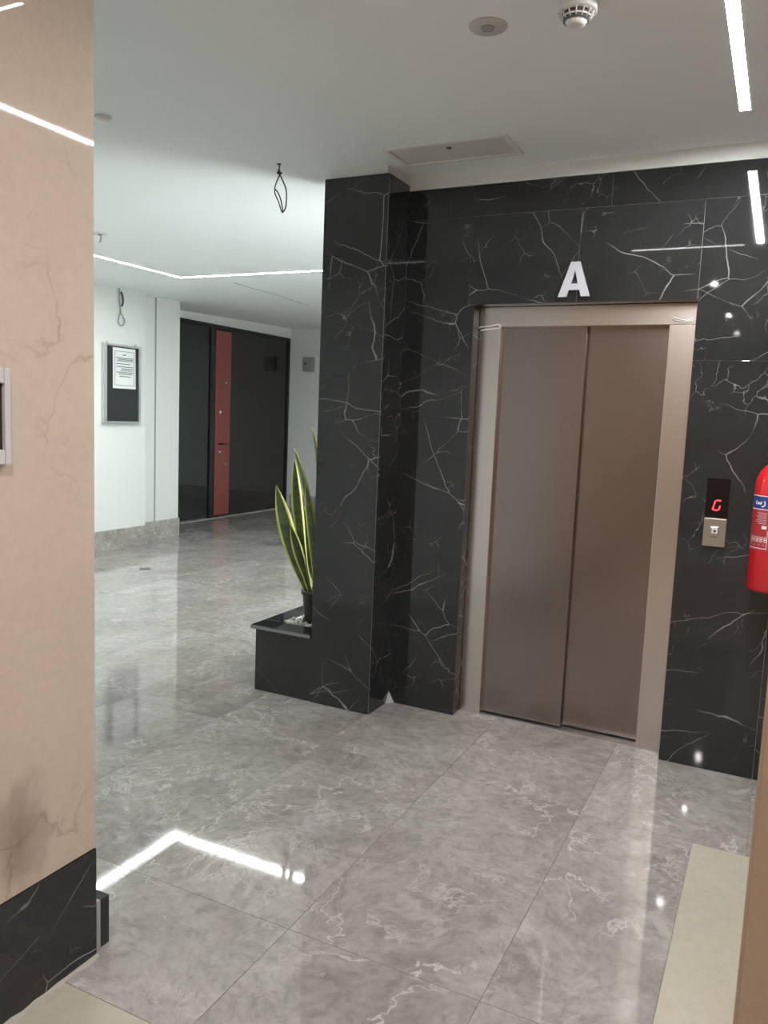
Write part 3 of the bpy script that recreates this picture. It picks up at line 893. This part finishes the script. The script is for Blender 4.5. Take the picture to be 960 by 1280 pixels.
box('engraving', -0.242, -0.217, yb-0.0130, yb-0.0121, 1.061, 1.0635, M['slot'], cp)

# ------------------------------------------------------------------ fire extinguisher
EC = Vector((-0.001, 3.672, 0.868))
ER = 0.083
ex = tag(empty('fire_extinguisher', tuple(EC)), 'red fire extinguisher with blue label hanging on black marble wall', 'fire extinguisher')
lathe('cylinder', [(0, 0.004), (0.062, 0.0), (0.076, 0.004), (ER, 0.016), (ER, 0.44), (0.080, 0.465), (0.070, 0.495), (0.052, 0.520), (0.030, 0.535), (0.020, 0.540), (0.018, 0.56), (0, 0.56)], M['red_paint'], ex, tuple(EC), 40)
lathe('valve', [(0, 0.56), (0.020, 0.56), (0.020, 0.575), (0.014, 0.58), (0.014, 0.61), (0, 0.612)], M['chrome'], ex, tuple(EC), 20)
box('lever', EC.x-0.012, EC.x+0.012, EC.y-0.10, EC.y+0.02, EC.z+0.612, EC.z+0.620, M['rubber'], ex, 0.002)
box('grip', EC.x-0.012, EC.x+0.012, EC.y-0.09, EC.y+0.01, EC.z+0.585, EC.z+0.593, M['rubber'], ex, 0.002)
hose = [EC+Vector(v) for v in ((0.012, 0, 0.590), (-0.03, -0.005, 0.585), (-0.035, 0.05, 0.56), (0.02, 0.080, 0.52), (0.09, 0.045, 0.44), (0.098, 0.0, 0.30), (0.098, -0.01, 0.12))]
tube('hose', curve_pts(hose), 0.009, M['rubber'], ex, 10, tuple(EC))
box('wall_bracket', EC.x-0.02, EC.x+0.02, EC.y+0.079, WY-0.001, EC.z+0.30, EC.z+0.42, M['black_metal'], ex, 0.002)
def patch(a0, a1, z0, z1, rr, bm, n=None):
    """curved rectangle on the cylinder; angles in degrees, 180 points to -X, 270 to the viewer"""
    n = n or max(1, int(abs(a1-a0)/6))
    prev = None
    for i in range(n+1):
        a = R(a0+(a1-a0)*i/n)
        p = (bm.verts.new((rr*math.cos(a), rr*math.sin(a), z0)), bm.verts.new((rr*math.cos(a), rr*math.sin(a), z1)))
        if prev:
            bm.faces.new((prev[0], p[0], p[1], prev[1]))
        prev = p
def decal(name, rects, rr, mat, parent=ex):
    bm = bmesh.new()
    for r_ in rects:
        patch(r_[0], r_[1], r_[2], r_[3], rr, bm)
    o = from_bm(name, bm, mat, parent, tuple(EC))
    return o
zb = lambda z: z-EC.z
lab = decal('label', [(190, 350, zb(1.045), zb(1.270))], ER+0.0006, M['label_red'])
decal('label_band', [(190, 350, zb(1.216), zb(1.266))], ER+0.0010, M['label_blue'], lab)
decal('label_line', [(190, 350, zb(1.2665), zb(1.270)), (190, 350, zb(1.212), zb(1.2155))], ER+0.0011, M['label_white'], lab)
# white script on the blue band
def script(pts, w=0.0035):
    """polyline in (degrees, z) drawn as a ribbon on the can"""
    bm = bmesh.new()
    for (a0, z0), (a1, z1) in zip(pts, pts[1:]):
        da = (a1-a0); dz = (z1-z0)
        L = math.hypot(da*R(1)*ER, dz) or 1
        nx, nz = -dz/L*w/2/ER/R(1), da*R(1)*ER/L*w/2
        ex_a, ex_z = da/L*w*0.4, dz/L*w*0.4
        q_ = [(a0-nx, z0-nz), (a1-nx, z1-nz), (a1+nx, z1+nz), (a0+nx, z0+nz)]
        rr = ER+0.0014
        bm.faces.new([bm.verts.new((rr*math.cos(R(a)), rr*math.sin(R(a)), zz)) for a, zz in q_])
    from_bm('script', bm, M['label_white'], lab, tuple(EC))
zz0 = zb(1.236)
script([(241, zz0+0.012), (244, zz0+0.004), (243, zz0-0.006), (238, zz0-0.011), (234, zz0-0.011)], 0.005)
script([(233, zz0+0.009), (232, zz0-0.001), (229, zz0-0.001), (228, zz0+0.006), (227, zz0-0.001), (224, zz0-0.001), (223, zz0+0.007), (222, zz0-0.001), (218, zz0)], 0.005)
script([(217, zz0+0.010), (214, zz0+0.010), (213, zz0), (217, zz0-0.001)], 0.005)
# small print, tick box and pictograms
sm = []
for i, (a, b) in enumerate(((222, 252), (226, 252), (218, 252), (224, 252), (220, 252), (216, 252), (228, 252))):
    z = zb(1.198) - i*0.0072
    x = a
    rr_ = random.Random(i)
    while x < b:
        e = min(b, x + rr_.uniform(3, 7))
        sm.append((x, e, z, z+0.0022)); x = e + 1.2
decal('small_print', sm, ER+0.0011, M['frame_pale'], lab)
decal('tick_box', [(240, 254, zb(1.134), zb(1.147))], ER+0.0011, M['label_white'], lab)
pic = []
for k in range(5):
    a = 205 + k*11
    pic += [(a, a+8, zb(1.099), zb(1.101)), (a, a+8, zb(1.079), zb(1.081)), (a, a+1.2, zb(1.081), zb(1.099)), (a+6.8, a+8, zb(1.081), zb(1.099)), (a+2, a+4, zb(1.084), zb(1.095)), (a+4, a+6, zb(1.088), zb(1.092))]
decal('pictogram', pic, ER+0.0011, M['label_white'], lab)
decal('label_dot', [(208, 210, zb(1.066), zb(1.070)), (221, 223, zb(1.066), zb(1.070)), (235, 237, zb(1.066), zb(1.070)), (248, 250, zb(1.066), zb(1.070))], ER+0.0011, M['label_white'], lab)
decal('label_border', [(196, 258, zb(1.052), zb(1.0545)), (256.6, 258, zb(1.0545), zb(1.128))], ER+0.0011, M['label_white'], lab)

# ------------------------------------------------------------------ framed panel on the pink wall
wp2 = tag(empty('wall_intercom', (LX, 1.15, 1.385)), 'pale grey framed intercom panel with dark screen on the pink wall', 'intercom')
a0, a1, b0, b1 = 1.04, 1.262, 1.385, 1.602
box('frame_bar', LX+0.0005, LX+0.022, a0, a0+0.028, b0, b1, M['frame_pale'], wp2, 0.003)
box('frame_bar', LX+0.0005, LX+0.022, a1-0.017, a1, b0, b1, M['frame_pale'], wp2, 0.003)
box('frame_bar', LX+0.0005, LX+0.022, a0+0.0285, a1-0.0175, b0, b0+0.034, M['frame_pale'], wp2, 0.003)
box('frame_bar', LX+0.0005, LX+0.022, a0+0.0285, a1-0.0175, b1-0.034, b1, M['frame_pale'], wp2, 0.003)
box('screen', LX+0.0005, LX+0.012, a0+0.028, a1-0.017, b0+0.033, b1-0.033, M['screen'], wp2)

# ------------------------------------------------------------------ ceiling lamps and fittings
def led(name, x0, x1, y0, y1, mat, label, group):
    z = H
    t_ = tag(empty(name, ((x0+x1)/2, (y0+y1)/2, z)), label, 'light', group)
    for r_ in ((x0-0.004, x0-0.0002, y0-0.004, y1+0.004), (x1+0.0002, x1+0.004, y0-0.004, y1+0.004), (x0, x1, y0-0.004, y0-0.0002), (x0, x1, y1+0.0002, y1+0.004)):
        box('profile_rail', *r_, z-0.007, z-0.0002, M['white_metal'], t_)
    box('diffuser', x0, x1, y0, y1, z-0.006, z-0.0004, mat, t_)
    return t_
led('led_strip', -5.092, -5.060, 2.0, 5.925, M['led_lobby'], 'lobby ceiling light strip running towards the notice board wall', 'lobby ceiling light strips')
led('led_strip', -5.058, -2.39, 5.893, 5.925, M['led_lobby'], 'lobby ceiling light strip crossing behind the black pillar', 'lobby ceiling light strips')
added_strip = led('led_strip', -2.382, -2.350, 5.93, 10.2, M['led_lobby'], 'added ceiling light strip running to the far wall, unseen behind the pillar', 'lobby ceiling light strips')  # unseen strip, added to brighten the far wall and entrance door
added_strip.location.z = H + (8.065-5.95)/5.05*0.12
added_strip.rotation_euler.x = math.atan(0.12/5.05)
led('led_strip', -0.250, -0.214, 1.83, 3.385, M['led_lift'], 'bright ceiling light strip pointing at the marble wall above the fire extinguisher', 'lift ceiling light strips')
led('led_strip', -1.03, -0.33, 1.785, 1.797, M['led_thin'], 'light strip reflected as a thin line in the marble beside the letter', 'lift ceiling light strips')
# corridor downlights behind the camera, seen as sparkles on floor and marble
for k, y in enumerate((0.33, -1.66, -3.29)):
    dl = tag(empty('downlight', (-0.61, y, H)), ('small corridor downlight nearest the lift, mirrored on the floor', 'small corridor downlight in the middle of its row, mirrored on the floor', 'small corridor downlight furthest from the lift, mirrored low in the marble')[k], 'light', 'corridor downlights')
    lathe('bezel', [(0.045, 0), (0.045, -0.006), (0.023, -0.008), (0.023, -0.002)], M['white_metal'], dl, (-0.61, y, H), 24)
    lathe('lamp', [(0.022, -0.003), (0, -0.003)], M['down'], dl, (-0.61, y, H), 24)

# smoke detector
sx, sy = -0.627, 2.382
sd = tag(empty('smoke_detector', (sx, sy, H)), 'white round smoke detector with slotted ring on the ceiling', 'smoke detector')
lathe('base', [(0.0, 0), (0.056, 0.0), (0.057, -0.036), (0.052, -0.040), (0, -0.040)], M['white_plastic'], sd, (sx, sy, H), 40)
lathe('chamber', [(0.0, -0.040), (0.040, -0.040), (0.036, -0.062), (0, -0.062)], M['slot'], sd, (sx, sy, H), 32)
lathe('cap', [(0.0, -0.074), (0.018, -0.0735), (0.026, -0.070), (0.030, -0.063), (0.029, -0.059), (0, -0.059)], M['white_plastic'], sd, (sx, sy, H), 32)
lathe('ring', [(0.0415, -0.050), (0.0425, -0.052), (0.0405, -0.055), (0.0385, -0.053), (0.0415, -0.050)], M['white_plastic'], sd, (sx, sy, H), 32)
for k in range(14):
    a = 2*math.pi*k/14
    c_, s_ = math.cos(a), math.sin(a)
    tube('rib', [(sx+0.050*c_, sy+0.050*s_, H-0.039), (sx+0.042*c_, sy+0.042*s_, H-0.052), (sx+0.028*c_, sy+0.028*s_, H-0.063)], 0.0022, M['white_plastic'], sd, 6)
# flat round cover
cx_, cy_ = -0.914, 2.444
cv = tag(empty('ceiling_cover', (cx_, cy_, H)), 'flat grey round cover plate on ceiling beside the smoke detector', 'cover plate')
lathe('plate', [(0.0, 0), (0.060, 0.0), (0.058, -0.003), (0.0, -0.004)], M['cover'], cv, (cx_, cy_, H), 36)
lathe('centre_cap', [(0.0, -0.0045), (0.020, -0.0045), (0.018, -0.009), (0, -0.009)], M['box_grey'], cv, (cx_, cy_, H), 20)
# access hatch
hx0, hx1, hy0, hy1 = -1.722, -1.142, 3.335, 3.598
ht = tag(empty('access_hatch', ((hx0+hx1)/2, (hy0+hy1)/2, H)), 'square white access hatch in the ceiling above the pillar corner', 'hatch')
for b in ((hx0, hx1, hy0, hy0+0.022), (hx0, hx1, hy1-0.022, hy1), (hx0, hx0+0.022, hy0+0.0225, hy1-0.0225), (hx1-0.022, hx1, hy0+0.0225, hy1-0.0225)):
    box('frame_bar', *b, H-0.010, H, M['white_metal'], ht, 0.002)
box('hatch_panel', hx0+0.026, hx1-0.026, hy0+0.026, hy1-0.026, H-0.004, H, M['hatch'], ht)
lathe('latch', [(0, -0.0045), (0.012, -0.0045), (0.012, -0.008), (0, -0.008)], M['slot'], ht, (-1.43, 3.415, H), 14)
# two small fittings at the left edge of the lobby ceiling
c1 = tag(empty('ceiling_rose', (-2.655, 2.60, H)), 'small white dome fitting on the ceiling next to the pink wall', 'ceiling fitting')
lathe('dome', [(0, 0), (0.035, 0), (0.034, -0.008), (0.024, -0.018), (0, -0.022)], M['white_plastic'], c1, (-2.655, 2.60, H), 24)
c2 = tag(empty('cable_outlet', (-4.42, 4.30, H)), 'small cable outlet in the lobby ceiling above the light strip', 'cable outlet')
lathe('plate', [(0, 0), (0.05, 0), (0.05, -0.006), (0, -0.007)], M['white_plastic'], c2, (-4.42, 4.30, H), 24)
lathe('outlet_hole', [(0, -0.0065), (0.016, -0.0065), (0.016, -0.009), (0, -0.009)], M['slot'], c2, (-4.42, 4.30, H), 14)
tube('cable_end', [(-4.42, 4.30, H-0.006), (-4.415, 4.305, H-0.03), (-4.425, 4.30, H-0.06)], 0.005, M['cable_grey'], c2)
# ceiling joint line in the far part of the lobby

# assumed tall lamp on the side of the lift shaft, unseen behind the pillar, added to light the lobby ceiling past the pillar's edge
assumed_lamp = tag(empty('assumed_wall_lamp', (-1.785, 4.32, 0.5)), 'assumed tall wall lamp, unseen behind the black pillar, added to light the lobby ceiling', 'lamp')
box('assumed_lamp_back', -1.80, -1.7805, 4.17, 4.47, 0.50, 2.05, M['white_metal'], assumed_lamp, 0.004)
box('assumed_lamp_diffuser', -1.83, -1.801, 4.18, 4.46, 0.52, 2.03, M['assumed_wall_lamp'], assumed_lamp, 0.004)
# fine crack in the lobby ceiling
ck = tube('ceiling_crack', [(-4.80+(y_-6.35)*-0.15+(0.03 if k_i == 2 else 0), y_, H+(y_-5.95)/5.05*0.12) for k_i, y_ in enumerate((6.35, 6.75, 7.2, 7.7, 8.1))], 0.004, M['cable_grey'], bpy.data.objects['ceiling'])
# pale mortar smeared along the foot of the black base
bm = bmesh.new()
rr_ = random.Random(11)
prev = None
for i in range(30):
    y = LY - i*0.035
    w_ = 0.004 + rr_.uniform(0, 0.014); h_ = 0.002 + rr_.uniform(0, 0.006)
    p = [bm.verts.new((0.0, y-LY, h_)), bm.verts.new((w_*0.5, y-LY, h_*0.7)), bm.verts.new((w_, y-LY, 0.0))]
    if prev:
        bm.faces.new((prev[0], prev[1], p[1], p[0])); bm.faces.new((prev[1], prev[2], p[2], p[1]))
    prev = p
from_bm('mortar_smear', bm, M['grout_pale'], bl, (LX+0.0045, LY, 0.0005))
